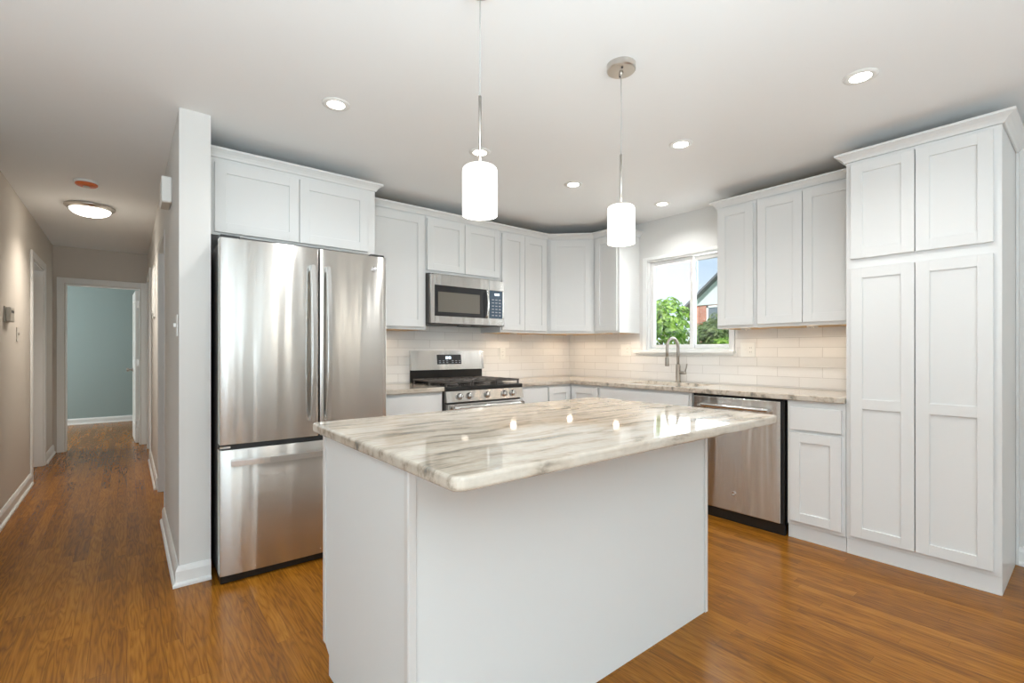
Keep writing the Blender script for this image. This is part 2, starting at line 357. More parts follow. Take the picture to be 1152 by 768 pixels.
# living room behind the camera: solid walls with window openings the daylight comes through
bm = B(); bx(bm, -4.1, 2.97, 0, HL-.12, 3.09, CH); struct('wall_living', bm, 'wall')
bm = B(); bx(bm, -4.1, -2.0, 0, -4, -1.9, CH); bx(bm, -4.1, -4.1, 0, -4, -2.0, CH); bx(bm, -4.1, .7, 0, -4, 3.09, CH); bx(bm, -4.1, -1.9, 0, -4, .7, .6); bx(bm, -4.1, -1.9, 2.3, -4, .7, CH); struct('wall_left', bm, 'wall')
bm = B(); bx(bm, -4.1, -4.1, 0, -3.3, -4, CH); bx(bm, -.1, -4.1, 0, RW, -4, CH); bx(bm, -3.3, -4.1, 0, -.1, -4, .6); bx(bm, -3.3, -4.1, 2.3, -.1, -4, CH); struct('wall_front', bm, 'wall')

BASE = [(0, 0), (.016, 0), (.016, .075), (.011, .09), (.006, .1), (0, .1)]
SHOE = [(.016, 0), (.028, 0), (.028, .012), (.022, .02), (.016, .022)]
def baseboard(name, path):
    bm = B(); sweep(bm, path, BASE); sweep(bm, path, SHOE); return struct(name, bm, 'trim')
e_ = .0005
baseboard('baseboard_hall_end_of_wall', [(HR-e_, 4.15), (HR-e_, WE-e_), (HR2, WE-e_)])
baseboard('baseboard_hall_right', [(HR-e_, 6.55), (HR-e_, 5.13)])
baseboard('baseboard_hall_left', [(HL+e_, 3.0), (HL+e_, 6.045)])
baseboard('baseboard_hall_left_far', [(HL+e_, 7.015), (HL+e_, HE)])
baseboard('baseboard_right', [(RW-e_, .30), (RW-e_, -4.0)])
baseboard('baseboard_bedroom', [(-3+.02, 10.5-e_), (1.88, 10.5-e_)])

def casing(name, axis, wallc, out, a0, a1, ztop, w=.07, depth=.018, jamb=.12):
    """door casing on both jambs and head, plus jamb lining, of one opening"""
    bm = B()
    def b(a, c, z0, z1, d0, d1):
        lo, hi = sorted((wallc+out*d0, wallc+out*d1))
        if axis == 'x': bx(bm, a, lo, z0, c, hi, z1, bev=.003)
        else: bx(bm, lo, a, z0, hi, c, z1, bev=.003)
    b(a0-w, a0-.004, 0, ztop+w, 0.001, depth); b(a1+.004, a1+w, 0, ztop+w, 0.001, depth); b(a0-.004, a1+.004, ztop+.004, ztop+w, 0.001, depth)
    b(a0, a0+.014, 0, ztop, -jamb, .004); b(a1-.014, a1, 0, ztop, -jamb, .004); b(a0+.014, a1-.014, ztop-.014, ztop, -jamb, .004)
    return struct(name, bm, 'trim')
casing('trim_1', 'x', HE, -1, DX0, DX1, DZ)
casing('trim_2', 'y', HL, 1, 6.12, 6.94, 2.04)
casing('trim_3', 'y', HR, -1, 4.16, 5.05, 2.04, w=.012, depth=.004, jamb=.138)
casing('trim_4', 'y', HR, -1, 6.62, 7.36, 2.04)
# doors of the hall
def panel_door(bm, x0, x1, z0, z1, th):
    st = .11
    bx(bm, x0, 0, z0, x0+st, th, z1, .002); bx(bm, x1-st, 0, z0, x1, th, z1, .002)
    zs = [z0, z0+.22, z0+.95, z0+1.07, z1-.12, z1]
    for a, c in ((zs[0], zs[1]), (zs[2], zs[3]), (zs[4], zs[5])): bx(bm, x0+st, 0, a, x1-st, th, c, .002)
    for a, c in ((zs[1], zs[2]), (zs[3], zs[4])): bx(bm, x0+st, th*.25, a, x1-st, th*.75, c)
def hall_door(name, loc, rz, w, knob_side=1, knob=True):
    o = bpy.data.objects.new(name, None); C.objects.link(o); o.location = loc; o.rotation_euler = (0, 0, rz); o['kind'] = 'structure'
    bm = B(); panel_door(bm, .003, w-.003, .008, DZ-.02, .035); obj('door_slab', bm, 'trim', o)
    if knob:
        for s_ in (-1, 1):
            bm = B(); lathe(bm, [(.028, 0), (.028, .006), (.011, .01), (.011, .035), (.024, .045), (.027, .058), (.02, .068), (0, .071)], 20,
                            Matrix.Translation((w-.07, 0 if s_ < 0 else .035, .94)) @ Matrix.Rotation(s_*-PI/2, 4, 'X')); obj('door_knob', bm, 'faucet', o)
    for z in (.2, 1.0, 1.76):
        bm = B(); tube(bm, [(0, -.006, z), (0, -.006, z+.09)], .007, 8); bx(bm, -.002, -.001, z, .0035, .03, z+.09); obj('door_hinge', bm, 'nickel', o)
    return o
hall_door('door_1', (DX1-.016, HE+.128, 0), math.radians(92), .68)
hall_door('door_2', (HL-.1, 6.138, 0), PI/2, .784, knob=False)
hall_door('door_3', (HR+.06, 7.342, 0), -PI/2, .704, knob=False)

# backsplashes
BS = .008
bm = B(); bx(bm, 1.372, BW-BS, .921, RW-BS, BW-.0005, 1.372); bx(bm, 1.905, BW-BS, .88, 2.669, BW-.0005, .921); bx(bm, 1.907, BW-BS, 1.372, 2.667, BW-.0005, 1.42)
struct('backsplash_back', bm, 'tile_b')
bm = B()
bx(bm, RW-BS, .962, .921, RW-.0005, BW-.001, 1.19); bx(bm, RW-BS, .962, 1.19, RW-.0005, 1.905, 1.372); bx(bm, RW-BS, 2.84, 1.19, RW-.0005, BW-.001, 1.372)
struct('backsplash_right', bm, 'tile_r')

# ------------------------------------------------------------------ kitchen window
win = bpy.data.objects.new('window_1', None); C.objects.link(win); win.location = (RW, WY0, WZ0); win['kind'] = 'structure'
WW, WH = WY1-WY0, WZ1-WZ0
def wbox(bm, y0, y1, z0, z1, d0, d1, bev=.002): bx(bm, d0, y0, z0, d1, y1, z1, bev)
bm = B()       # outer vinyl frame and narrow casing
for a in ((-.035, 0, -.01, WH+.03), (WW, WW+.04, -.01, WH+.03), (0, WW, WH, WH+.03)): wbox(bm, *a, -.014, -.001)
for a in ((0, .016, 0, WH), (WW-.016, WW, 0, WH), (.016, WW-.016, 0, .016), (.016, WW-.016, WH-.016, WH)): wbox(bm, *a, .0, .13)
obj('window_frame', bm, 'trim', win)
bm = B(); bx(bm, -.05, -.045, -.026, .06, WW+.13, -.002, .004, 2); bx(bm, -.012, -.03, -.04, -.0005, WW+.1, -.027, .001); obj('window_sill', bm, 'trim', win)
def sash(name, y0, y1, d, latch):
    w_ = .034
    bm = B()
    for a in ((y0, y0+w_, .018, WH-.018), (y1-w_, y1, .018, WH-.018), (y0+w_, y1-w_, .018, .018+w_), (y0+w_, y1-w_, WH-.018-w_, WH-.018)): wbox(bm, *a, d, d+.028, .003)
    s_ = obj(name, bm, 'trim', win)
    bm = B(); wbox(bm, y0+w_-.004, y1-w_+.004, .018+w_-.004, WH-.018-w_+.004, d+.012, d+.016, 0); obj('glass_pane', bm, 'pane', s_)
    if latch:
        bm = B(); bx(bm, d-.012, y1-w_*.8, WH*.9, d, y1-w_*.2, WH*.95, .003); obj('sash_latch', bm, 'plastic', s_)
mid = 2.32-WY0
sash('window_sash', mid-.018, WW-.018, .03, False)
sash('window_sash', .018, mid+.018, .065, True)
bm = B(); wbox(bm, .02, mid-.02, .03, WH-.03, .105, .1055, 0); obj('insect_screen', bm, 'screen', win)

# ------------------------------------------------------------------ cabinets
DT = .02       # door thickness
def shaker(x0, x1, z0, z1, st=.058, mids=(), rail=None):
    bm = B(); y0, y1 = -DT, -.0008; rail = rail or st
    bx(bm, x0, y0, z0, x0+st, y1, z1, .0012); bx(bm, x1-st, y0, z0, x1, y1, z1, .0012)
    zs = [z0]+[m_ for m_ in mids]+[z1]
    bx(bm, x0+st-.001, y0+.0001, z0, x1-st+.001, y1, z0+rail, .0012); bx(bm, x0+st-.001, y0+.0001, z1-rail, x1-st+.001, y1, z1, .0012)
    for m_ in mids: bx(bm, x0+st-.001, y0+.0001, m_-rail/2, x1-st+.001, y1, m_+rail/2, .0012)
    bx(bm, x0+st-.004, y0+.009, z0+rail-.004, x1-st+.004, y1-.002, z1-rail+.004)
    return bm
def flat_front(x0, x1, z0, z1):
    bm = B(); bx(bm, x0, -DT, z0, x1, -.0008, z1, .002, 2); return bm
CROWN = [(0, 0), (.006, 0), (.009, .006), (.012, .012), (.022, .024), (.035, .034), (.042, .038), (.042, .05), (0, .05)]
UP0, UP1, UD = 1.37, 2.305, .31          # wall cabinets: bottom, top, depth of box
g = .003
def cabinet(label, loc, rz, w, z0, z1, depth, doors, group=None, under='cabin', name='wall_cabinet'):
    """doors: list of (kind, x0, x1, z0, z1, extra)"""
    t = thing(name, label, 'cabinet', loc, rz, group)
    bm = B(); bx(bm, .0008, 0, z0, w-.0008, depth, z1, .001); obj('cabinet_box', bm, 'cab', t)
    if under:
        bm = B(); bx(bm, .02, .02, z0-.0012, w-.02, depth-.005, z0-.0002); obj('underside_panel', bm, under, t)
        bm = B(); bx(bm, .02, .03, z1+.0002, w-.02, depth-.005, z1+.002); obj('top_bounce_panel', bm, under, t)  # unseen wood-coloured sheet, added to bounce brown light onto the ceiling
    for kind, *a in doors:
        if kind == 'door': obj('door', shaker(*a), 'cab', t)
        elif kind == 'drawer': obj('drawer_front', flat_front(*a), 'cab', t)
        elif kind == 'shaker_drawer': obj('drawer_front', shaker(*a, st=.05), 'cab', t)
    return t
YB = BW-.0005-UD            # front of wall-cabinet boxes on the stove wall
XR = RW-.0005-UD            # and on the window wall
G = 'white shaker wall cabinets'
dz0, dz1 = UP0+.022, UP1-.02
# over the refrigerator
FC0, FC1, FCY = .348, 1.345, 3.19
t = cabinet('white two-door shaker cabinet directly above the refrigerator', (FC0, FCY, 0), 0, FC1-FC0, 1.862, 2.305, BW-.001-FCY,
            [('door', .04, .493, 1.877, 2.275), ('door', .497, .94, 1.877, 2.275)], G, None)
bm = B(); w = FC1-FC0; sweep(bm, [(.001, -.001), (w+.001, -.001), (w+.001, .26)], [(o, 2.305+z) for o, z in CROWN]); obj('crown_moulding', bm, 'cab', t)
# stove wall run
x0, x1 = 1.3465, 1.9045
cabinet('single-door white shaker wall cabinet between refrigerator and microwave', (x0, YB, 0), 0, x1-x0, UP0, UP1, UD, [('door', .03, x1-x0-.022, dz0, dz1)], G)
x0, x1 = 1.9045, 2.672
cabinet('short two-door white shaker wall cabinet directly above the microwave', (x0, YB, 0), 0, x1-x0, 1.84, UP1, UD, [('door', .006, .368, 1.862, dz1), ('door', .373, .748, 1.862, dz1)], G, None)
x0, x1 = 2.672, 3.265
cabinet('two-door white shaker wall cabinet right of the microwave', (x0, YB, 0), 0, x1-x0, UP0, UP1, UD, [('door', .012, .282, dz0, dz1), ('door', .286, .565, dz0, dz1)], G)
# diagonal corner
CA, CB = (3.265, YB), (XR, 3.165)
t = thing('corner_wall_cabinet', 'diagonal single-door white shaker wall cabinet in the corner', 'cabinet', (CA[0], CA[1], 0), 0, G)
loc_ = lambda x, y: (x-CA[0], y-CA[1])
out = [loc_(CA[0]+.001, CA[1]), loc_(CB[0], CB[1]+.001), loc_(RW-.001, 3.166), loc_(RW-.001, BW-.001), loc_(CA[0]+.001, BW-.001)]
bm = B(); prism(bm, out, UP0, UP1); obj('cabinet_box', bm, 'cab', t)
bm = B(); prism(bm, [(p_[0]*.86+.05, p_[1]*.86+.012) for p_ in out], UP0-.0012, UP0-.0002); obj('underside_panel', bm, 'cabin', t)
dl = math.hypot(CB[0]-CA[0], CB[1]-CA[1])
d_ = obj('door', shaker(.03, dl-.03, dz0, dz1), 'cab', t); d_.rotation_euler = (0, 0, math.atan2(CB[1]-CA[1], CB[0]-CA[0]))
# window wall
R90 = -PI/2
cabinet('narrow white shaker wall cabinet left of the window', (XR, 3.165, 0), R90, .315, UP0, UP1, UD, [('door', .03, .293, dz0, dz1)], G)
cabinet('narrow single-door white shaker wall cabinet just right of the window', (XR, 1.898, 0), R90, .299, UP0, UP1, UD, [('door', .014, .279, dz0, dz1)], G)
cabinet('two-door white shaker wall cabinet beside the tall pantry', (XR, 1.599, 0), R90, .6365, UP0, UP1, UD, [('door', .014, .309, dz0, dz1), ('door', .313, .622, dz0, dz1)], G)
# crown mouldings running across several cabinets
prof = [(o, UP1+.0005+z) for o, z in CROWN]
bm = B(); sweep(bm, [(1.36, YB-.001), (CA[0], YB-.001), (XR-.001, CB[1]), (XR-.001, 2.849), (RW-.003, 2.849)], prof)
tag(obj('crown_moulding', bm, 'cab'), 'white crown moulding along the cabinets on the stove wall and corner', 'moulding', 'crown mouldings')
bm = B(); sweep(bm, [(RW-.003, 1.899), (XR-.001, 1.899), (XR-.001, .99)], prof)
tag(obj('crown_moulding', bm, 'cab'), 'white crown moulding on the wall cabinets between window and pantry', 'moulding', 'crown mouldings')

# tall pantry
PX, PY0, PY1 = 3.32, .312, .961
t = cabinet('tall white four-door pantry cabinet at the right end', (PX, PY1, 0), R90, PY1-PY0, .09, 2.305, RW-.001-PX,
            [('door', .026, .318, 1.733, 2.285), ('door', .323, .62, 1.733, 2.285), ('door', .026, .318, .115, 1.676, .058, (.89,)), ('door', .323, .62, .115, 1.676, .058, (.89,))], None, None, 'pantry_cabinet')
bm = B(); w = PY1-PY0; bx(bm, .001, .006, 0, w-.001, .03, .0895, .001); bx(bm, w-.02, .03, 0, w-.001, .575, .0895); obj('toe_kick', bm, 'cab', t)
bm = B(); sweep(bm, [(-.001, .215), (-.001, -.001), (w+.001, -.001), (w+.001, .577)], [(o*1.15, 2.3055+z) for o, z in CROWN]); obj('crown_moulding', bm, 'cab', t)
bm = B(); bx(bm, w, .555, 0, w+.012, .577, 2.304, .001); obj('scribe_strip', bm, 'cab', t)

# base cabinets
BY, BX, BZ = 3.22, 3.32, .884
GB = 'white base cabinets'
def base(label, loc, rz, w, doors, depth, toe=True, toew=None):
    t = cabinet(label, loc, rz, w, .09, BZ, depth, doors, GB, None, 'base_cabinet')
    bm = B(); bx(bm, .001, .012 if toe else .06, 0, w-.001, .035 if toe else .08, .0895, .001); obj('toe_kick', bm, 'cab', t); return t
base('white base cabinet between refrigerator and gas range', (1.372, BY, 0), 0, .53, [('drawer', .03, .515, .705, .862), ('door', .03, .27, .11, .69), ('door', .274, .515, .11, .69)], BW-.001-BY)
base('narrow white base cabinet just right of the gas range', (2.672, BY, 0), 0, .345, [('drawer', .012, .33, .705, .862), ('door', .012, .33, .11, .69)], BW-.001-BY)
# corner base cabinet (L-shaped, folding doors)
t = thing('corner_base_cabinet', 'white corner base cabinet with two doors meeting at a right angle', 'cabinet', (3.018, BY, 0), 0, GB)
q = lambda x, y: (x-3.018, y-BY)
bm = B(); prism(bm, [q(3.019, BY), q(BX, BY), q(BX, 2.86), q(RW-.001, 2.86), q(RW-.001, BW-.001), q(3.019, BW-.001)], .09, BZ); obj('cabinet_box', bm, 'cab', t)
bm = B(); prism(bm, [q(3.019, BY+.06), q(BX+.06, BY+.06), q(BX+.06, 2.86), q(BX+.09, 2.86), q(BX+.09, BY+.09), q(3.019, BY+.09)], 0, .0895); obj('toe_kick', bm, 'cab', t)
obj('door', shaker(.004, BX-3.018-.024, .11, .862), 'cab', t)
d_ = obj('door', shaker(.026, .352, .11, .862), 'cab', t); d_.location = (BX-3.018, 0, 0); d_.rotation_euler = (0, 0, R90)
# sink base, then a 12 inch cabinet by the pantry
base('white sink base cabinet under the window with false drawer front', (BX, 2.858, 0), R90, .905, [('drawer', .02, .885, .705, .862), ('door', .02, .45, .11, .69), ('door', .454, .885, .11, .69)], .5)
t = base('narrow white base cabinet with drawer between dishwasher and pantry', (BX, 1.284, 0), R90, .3215, [('drawer', .02, .302, .70, .842), ('door', .02, .302, .118, .68)], RW-.001-BX)

# countertops
CT0, CT1 = .885, .92
bm = B(); slab(bm, [1.30, 1.902], [3.188, BW-BS-.001], lambda i, j: True, CT0, CT1); tag(obj('countertop', bm, 'stone'), 'short veined stone countertop between refrigerator and gas range', 'countertop')
xs = [2.674, 3.288, 3.40, 3.76, RW-BS-.001]; ys = [.963, 2.00, 2.66, 3.188, BW-BS-.001]
occ = lambda i, j: not ((i == 0 and j < 3) or (i == 2 and j == 1))
bm = B(); slab(bm, xs, ys, occ, CT0, CT1); tag(obj('countertop', bm, 'stone'), 'long L-shaped veined stone countertop running under the window', 'countertop')

# sink and faucet
t = thing('sink', 'stainless steel undermount sink below the kitchen window', 'sink', (3.58, 2.33, 0))
bm = B(); sx0, sx1, sy0, sy1 = -.178, .178, -.328, .328
for a in ((sx0-.012, sy0-.012, .70, sx0, sy1+.012, .8835), (sx1, sy0-.012, .70, sx1+.012, sy1+.012, .8835), (sx0, sy0-.012, .70, sx1, sy0, .8835), (sx0, sy1, .70, sx1, sy1+.012, .8835), (sx0-.012, sy0-.012, .69, sx1+.012, sy1+.012, .70)): bx(bm, *a, .001)
obj('basin', bm, 'steel2', t)
bm = B(); lathe(bm, [(.045, .7002), (.045, .703), (.03, .702), (0, .702)], 24); obj('drain', bm, 'chrome', t)
t = thing('kitchen_faucet', 'brushed nickel gooseneck pull-down faucet on the sink counter', 'faucet', (3.822, 2.385, CT1))
bm = B(); lathe(bm, [(.027, .0005), (.027, .006), (.023, .010), (.021, .014), (.021, .15), (.016, .158), (.014, .162)], 24); obj('faucet_body', bm, 'faucet', t)
bm = B(); r_ = .085
pts = [(0, 0, .16), (0, 0, .24), (0, 0, .30)]+[(-r_+r_*math.cos(a), 0, .305+r_*math.sin(a)) for a in [PI*k/14 for k in range(15)]]+[(-2*r_, 0, .27), (-2*r_, 0, .225)]
tube(bm, pts, .0125, 14); obj('gooseneck_spout', bm, 'faucet', t)
bm = B(); lathe(bm, [(.0135, .225), (.016, .215), (.018, .15), (.017, .145), (0, .145)], 20, Matrix.Translation((-2*r_, 0, 0))); obj('spray_head', bm, 'faucet', t)
bm = B(); tube(bm, [(0, -.018, .085), (0, -.075, .085)], .0135, 14); tube(bm, [(0, -.066, .085), (-.006, -.085, .13), (-.008, -.092, .165)], .006, 10); obj('lever_handle', bm, 'faucet', t)

# ------------------------------------------------------------------ island
t = thing('kitchen_island', 'white panelled kitchen island base in the middle of the room', 'island', (.58, 1.15, 0))
IW, ID = 1.495, .72
bm = B(); bx(bm, .012, .012, 0, IW-.012, ID-.10, .0855); bx(bm, .012, .012, .0855, IW-.012, ID-.022, CT0-.0005, .001); obj('cabinet_box', bm, 'cab', t)
bm = B(); bx(bm, .018, 0, 0, IW-.012, .0115, CT0-.001, .001); obj('back_panel', bm, 'island', t)
bm = B(); prism(bm, [(.0, 0), (ID-.075, 0), (ID-.075, .075), (ID-.02, .105), (ID-.02, CT0-.001), (0, CT0-.001)], 0, .0115)
bmesh.ops.transform(bm, matrix=Matrix(((0, 0, 1, 0), (1, 0, 0, 0), (0, 1, 0, 0), (0, 0, 0, 1))), verts=bm.verts); bmesh.ops.recalc_face_normals(bm, faces=bm.faces)
p1 = obj('side_panel', bm, 'island', t)
p2 = p1.copy(); C.objects.link(p2); p2.location = (IW-.0115, 0, 0)
bm = B(); bx(bm, -.006, -.006, 0, .018, -.0005, CT0-.001, .002); bx(bm, -.006, -.0005, 0, -.0005, .022, CT0-.001, .002); obj('corner_strip', bm, 'cab', t)
bm = B(); bx(bm, IW-.018, -.006, 0, IW+.004, -.0005, CT0-.001, .002); bx(bm, IW+.0005, -.0005, 0, IW+.006, .022, CT0-.001, .002); obj('corner_strip', bm, 'cab', t)
bm = B(); bx(bm, -.005, ID-.045, .105, -.0005, ID-.02, CT0-.001, .001); obj('edge_strip', bm, 'cab', t)
for k in range(3):
    xa = .03+k*.48
    bm = shaker(xa, xa+.47, .12, .69); bmesh.ops.transform(bm, matrix=Matrix.Translation((IW, ID-.022, 0)) @ Matrix.Rotation(PI, 4, 'Z'), verts=bm.verts); obj('door', bm, 'cab', t)
    bm = flat_front(xa, xa+.47, .705, .862); bmesh.ops.transform(bm, matrix=Matrix.Translation((IW, ID-.022, 0)) @ Matrix.Rotation(PI, 4, 'Z'), verts=bm.verts); obj('drawer_front', bm, 'cab', t)
X0, X1, Y0, Y1, rr = .553, 2.19, .88, 1.925, .03
pts = []
for cx, cy, a0 in ((X1-rr, Y1-rr, 0), (X0+rr, Y1-rr, 90), (X0+rr, Y0+rr, 180), (X1-rr, Y0+rr, 270)):
    for k in range(7): a = math.radians(a0+15*k); pts.append((cx+rr*math.cos(a), cy+rr*math.sin(a)))
bm = B(); prism(bm, pts, CT0, CT1, .009, 4); tag(obj('island_countertop', bm, 'stone'), 'big veined white and beige stone slab on the island', 'countertop')

# ------------------------------------------------------------------ refrigerator
FX, FY, FW = .362, 2.82, .906
t = thing('refrigerator', 'stainless steel french door refrigerator with bottom freezer drawer', 'refrigerator', (FX, FY, 0))
bm = B(); bx(bm, .006, .085, .035, FW-.006, .90, 1.755, .004); obj('cabinet_body', bm, 'side', t)
bm = B(); bx(bm, .008, .012, .003, FW-.008, .12, .043, .003); obj('base_grille', bm, 'black', t)
def bowed(bm, x0, x1, z0, z1, bow, th=.075, edge=.006, n_=14):
    """door skin that swells gently outward across the whole appliance width"""
    def yb(x): u = (x-FW/2)/(FW/2); return -bow*(1-u*u)
    pts = [(x0+edge, th), (x0, th-edge), (x0, yb(x0)+edge)]
    xs_ = [x0+edge*.3]+[x0+edge+(x1-x0-2*edge)*k/n_ for k in range(n_+1)]+[x1-edge*.3]
    for i, x in enumerate(xs_): pts.append((x, yb(x)+(edge*.35 if i in (0, len(xs_)-1) else 0)))
    pts += [(x1, yb(x1)+edge), (x1, th-edge), (x1-edge, th)]
    prism(bm, pts, z0, z1, .003, 2)
def smooth_by_angle(o, a=.5):
    for p_ in o.data.polygons: p_.use_smooth = True
    for e in o.data.edges: pass
    try: o.data.set_sharp_from_angle(angle=a)
    except Exception: pass
    return o
BOW = .014
gap = FW/2+.037
for nm, xa, xb, hx, dx in (('door', .004, gap-.003, gap-.055, -1), ('door', gap+.003, FW-.004, gap+.03, 1)):
    bm = B(); bowed(bm, xa, xb, .715, 1.778, BOW); d_ = smooth_by_angle(obj(nm, bm, 'steel', t))
    bm = B()
    zz = [.80+(1.68-.80)*k/16 for k in range(17)]
    # flat bowed bar: rectangular section swept along a shallow arc
    tt = bmesh.new(); secs = []
    for k, z in enumerate(zz):
        u = (k/16-.5)*2; y = -BOW-.022-.03*(1-u*u); secs.append([tt.verts.new((hx+a, y+b, z)) for a, b in ((0, -.010), (.026, -.010), (.026, .008), (0, .008))])
    for a, b in zip(secs, secs[1:]):
        for k in range(4): tt.faces.new((a[k], a[(k+1) % 4], b[(k+1) % 4], b[k]))
    tt.faces.new(secs[0]); tt.faces.new(secs[-1]); bmesh.ops.recalc_face_normals(tt, faces=tt.faces)
    bmesh.ops.bevel(tt, geom=[e for e in tt.edges if e.is_manifold and e.calc_face_angle() > .8], offset=.004, segments=2, affect='EDGES'); join(bm, tt)
    for z in (.815, 1.665): bx(bm, hx+.002, -BOW-.03, z-.014, hx+.024, -.003, z+.014, .003)
    obj('door_handle', bm, 'steel2', d_)
    if dx > 0:
        bm = B(); lathe(bm, [(.016, 0), (.016, .003), (.0135, .004), (.0125, .003), (0, .003)], 24, Matrix.Translation((FW-.09, -BOW*.4, 1.70)) @ ROTX)
        tube(bm, [(FW-.09+.006*math.cos(a)*(1+.3*math.cos(3*a)), -BOW*.4-.004, 1.70+.007*math.sin(a)) for a in [2*PI*k/18 for k in range(16)]], .0008, 6)
        obj('logo_badge', bm, 'chrome', d_)
    bm = B(); cx_ = xa+.05 if dx < 0 else xb-.05; bx(bm, cx_-.045, .02, 1.7785, cx_+.045, .14, 1.796, .005, 2); obj('hinge_cover', bm, 'dark', t)
bm = B(); bx(bm, .012, .012, .69, FW-.012, .08, .716, .002); obj('door_gasket', bm, 'dark', t)
bm = B(); bx(bm, .004, .008, .694, .055, .06, .706, .002); obj('middle_hinge', bm, 'chrome', t)
bm = B(); bowed(bm, .004, FW-.004, .045, .688, BOW); d_ = smooth_by_angle(obj('freezer_drawer', bm, 'steel', t))
tt = bmesh.new(); secs = []
for k in range(17):
    u = (k/16-.5)*2; x = .05+(FW-.1)*k/16; y = -BOW-.018-.034*(1-u*u)
    secs.append([tt.verts.new((x, y+a, .625+b)) for a, b in ((-.010, -.016), (-.010, .016), (.008, .016), (.008, -.016))])
for a, b in zip(secs, secs[1:]):
    for k in range(4): tt.faces.new((a[k], a[(k+1) % 4], b[(k+1) % 4], b[k]))
tt.faces.new(secs[0]); tt.faces.new(secs[-1]); bmesh.ops.recalc_face_normals(tt, faces=tt.faces)
bmesh.ops.bevel(tt, geom=[e for e in tt.edges if e.is_manifold and e.calc_face_angle() > .8], offset=.004, segments=2, affect='EDGES')
bm = B(); join(bm, tt)
for x in (.068, FW-.068): bx(bm, x-.016, -BOW-.022, .611, x+.016, -.001, .639, .003)
obj('drawer_handle', bm, 'steel2', d_)

# ------------------------------------------------------------------ microwave
MX0, MX1, MY, MZ0, MZ1 = 1.908, 2.668, 3.42, 1.42, 1.835
MW = MX1-MX0
t = thing('microwave', 'stainless steel over-the-range microwave above the gas range', 'microwave', (MX0, MY, MZ0))
MH = MZ1-MZ0
bm = B(); bx(bm, .001, .028, .006, MW-.001, BW-BS-.002-MY, MH-.001, .002); obj('housing', bm, 'side', t)
PX_ = .575
bm = B()       # door: steel frame round the glass
bx(bm, .0, 0, .004, .042, .027, MH-.012, .003); bx(bm, .042, 0, .004, PX_, .027, .066, .002); bx(bm, .042, 0, MH-.098, PX_, .027, MH-.012, .002); bx(bm, PX_-.004, 0, .004, PX_+.016, .027, MH-.012, .002)
d_ = obj('door', bm, 'steel2', t)
bm = B(); bx(bm, .043, .004, .067, PX_-.005, .024, MH-.099, .001); obj('door_glass', bm, 'glassblk', d_)
bm = B(); bx(bm, .075, .0025, .10, .49, .0038, MH-.15, .0003); obj('viewing_window', bm, 'mwin', d_)
bm = B(); tube(bm, [(PX_-.018, -.012-.02*math.sin(PI*k/14), .07+(MH-.17)*k/14) for k in range(15)], .011, 12)
for z in (.085, MH-.115): bx(bm, PX_-.027, -.02, z-.01, PX_-.009, .003, z+.01, .003)
obj('door_handle', bm, 'steel2', d_)
bm = B(); bx(bm, PX_+.018, 0, .004, MW, .027, .066, .002); bx(bm, PX_+.018, 0, MH-.098, MW, .027, MH-.012, .002); bx(bm, MW-.02, 0, .066, MW, .027, MH-.098, .002); bx(bm, PX_+.018, .006, .064, MW-.02, .027, MH-.096); obj('control_frame', bm, 'steel2', t)
bm = B(); bx(bm, PX_+.022, .001, .068, MW-.022, .0055, MH-.1, .001); cp = obj('control_panel', bm, 'panel', t)
bm = B(); bx(bm, PX_+.075, -.0006, MH-.142, PX_+.125, .0005, MH-.125)
obj('clock_display', bm, 'digits', cp)
for r in range(6):
    for c in range(3):
        bm = B(); bx(bm, PX_+.045+c*.038, -.0004, .09+r*.028, PX_+.067+c*.038, .0006, .098+r*.028); obj('key', bm, 'print', cp)
bm = B()
for k in range(28): bx(bm, .03+k*.025, .006, MH-.011, .048+k*.025, .027, MH-.002)
obj('top_vent', bm, 'steel2', t)
bm = B(); bx(bm, .0, .0, .0, MW, .10, .0035, .001); bx(bm, .02, .11, .001, .30, .33, .0055, .001); bx(bm, .46, .11, .001, .74, .33, .0055, .001); obj('bottom_vent_filter', bm, 'dark', t)
bm = B(); bx(bm, .33, .05, -.002, .43, .09, -.0002, .0005); obj('cooktop_lamp', bm, 'plastic', t); add_light('cooktop_beam', 'SPOT', (.38, .07, -.006), 1.6, (1, .86, .7), parent=t, spot_size=math.radians(165), spot_blend=.5, shadow_soft_size=.03)

# ------------------------------------------------------------------ gas range
RX0, RX1, RY = 1.9065, 2.6685, 3.165
RWD = RX1-RX0
t = thing('gas_range', 'stainless steel gas range with black cooktop and five front knobs', 'range', (RX0, RY, 0))
bm = B(); bx(bm, .002, .03, .03, RWD-.002, BW-BS-.004-RY, .90, .002); obj('range_body', bm, 'side', t)
bm = B(); bx(bm, .01, .05, 0, RWD-.01, .08, .03); obj('leveling_base', bm, 'black', t)
bm = B(); bx(bm, 0, .005, .9005, RWD, .60, .918, .004, 2); bx(bm, .0, .0, .885, RWD, .03, .9165, .004, 2); obj('cooktop', bm, 'black', t)
bm = B(); prism(bm, [(-.012, .80), (.029, .80), (.029, .884), (.004, .884)], 0, RWD, 0)
bmesh.ops.transform(bm, matrix=Matrix(((0, 0, 1, 0), (1, 0, 0, 0), (0, 1, 0, 0), (0, 0, 0, 1))), verts=bm.verts); bmesh.ops.recalc_face_normals(bm, faces=bm.faces)
cp = obj('control_panel', bm, 'steel2', t)
for kx in (.115, .205, .381, .557, .647):
    bm = B(); lathe(bm, [(.026, 0), (.026, .004), (.021, .006), (.021, .024), (.019, .03), (0, .03)], 24, Matrix.Translation((kx, -.0045, .842)) @ Matrix.Rotation(PI/2-.19, 4, 'X'))
    bx(bm, kx-.003, -.042, .826, kx+.003, -.03, .862, .001); obj('knob', bm, 'steel2', cp)
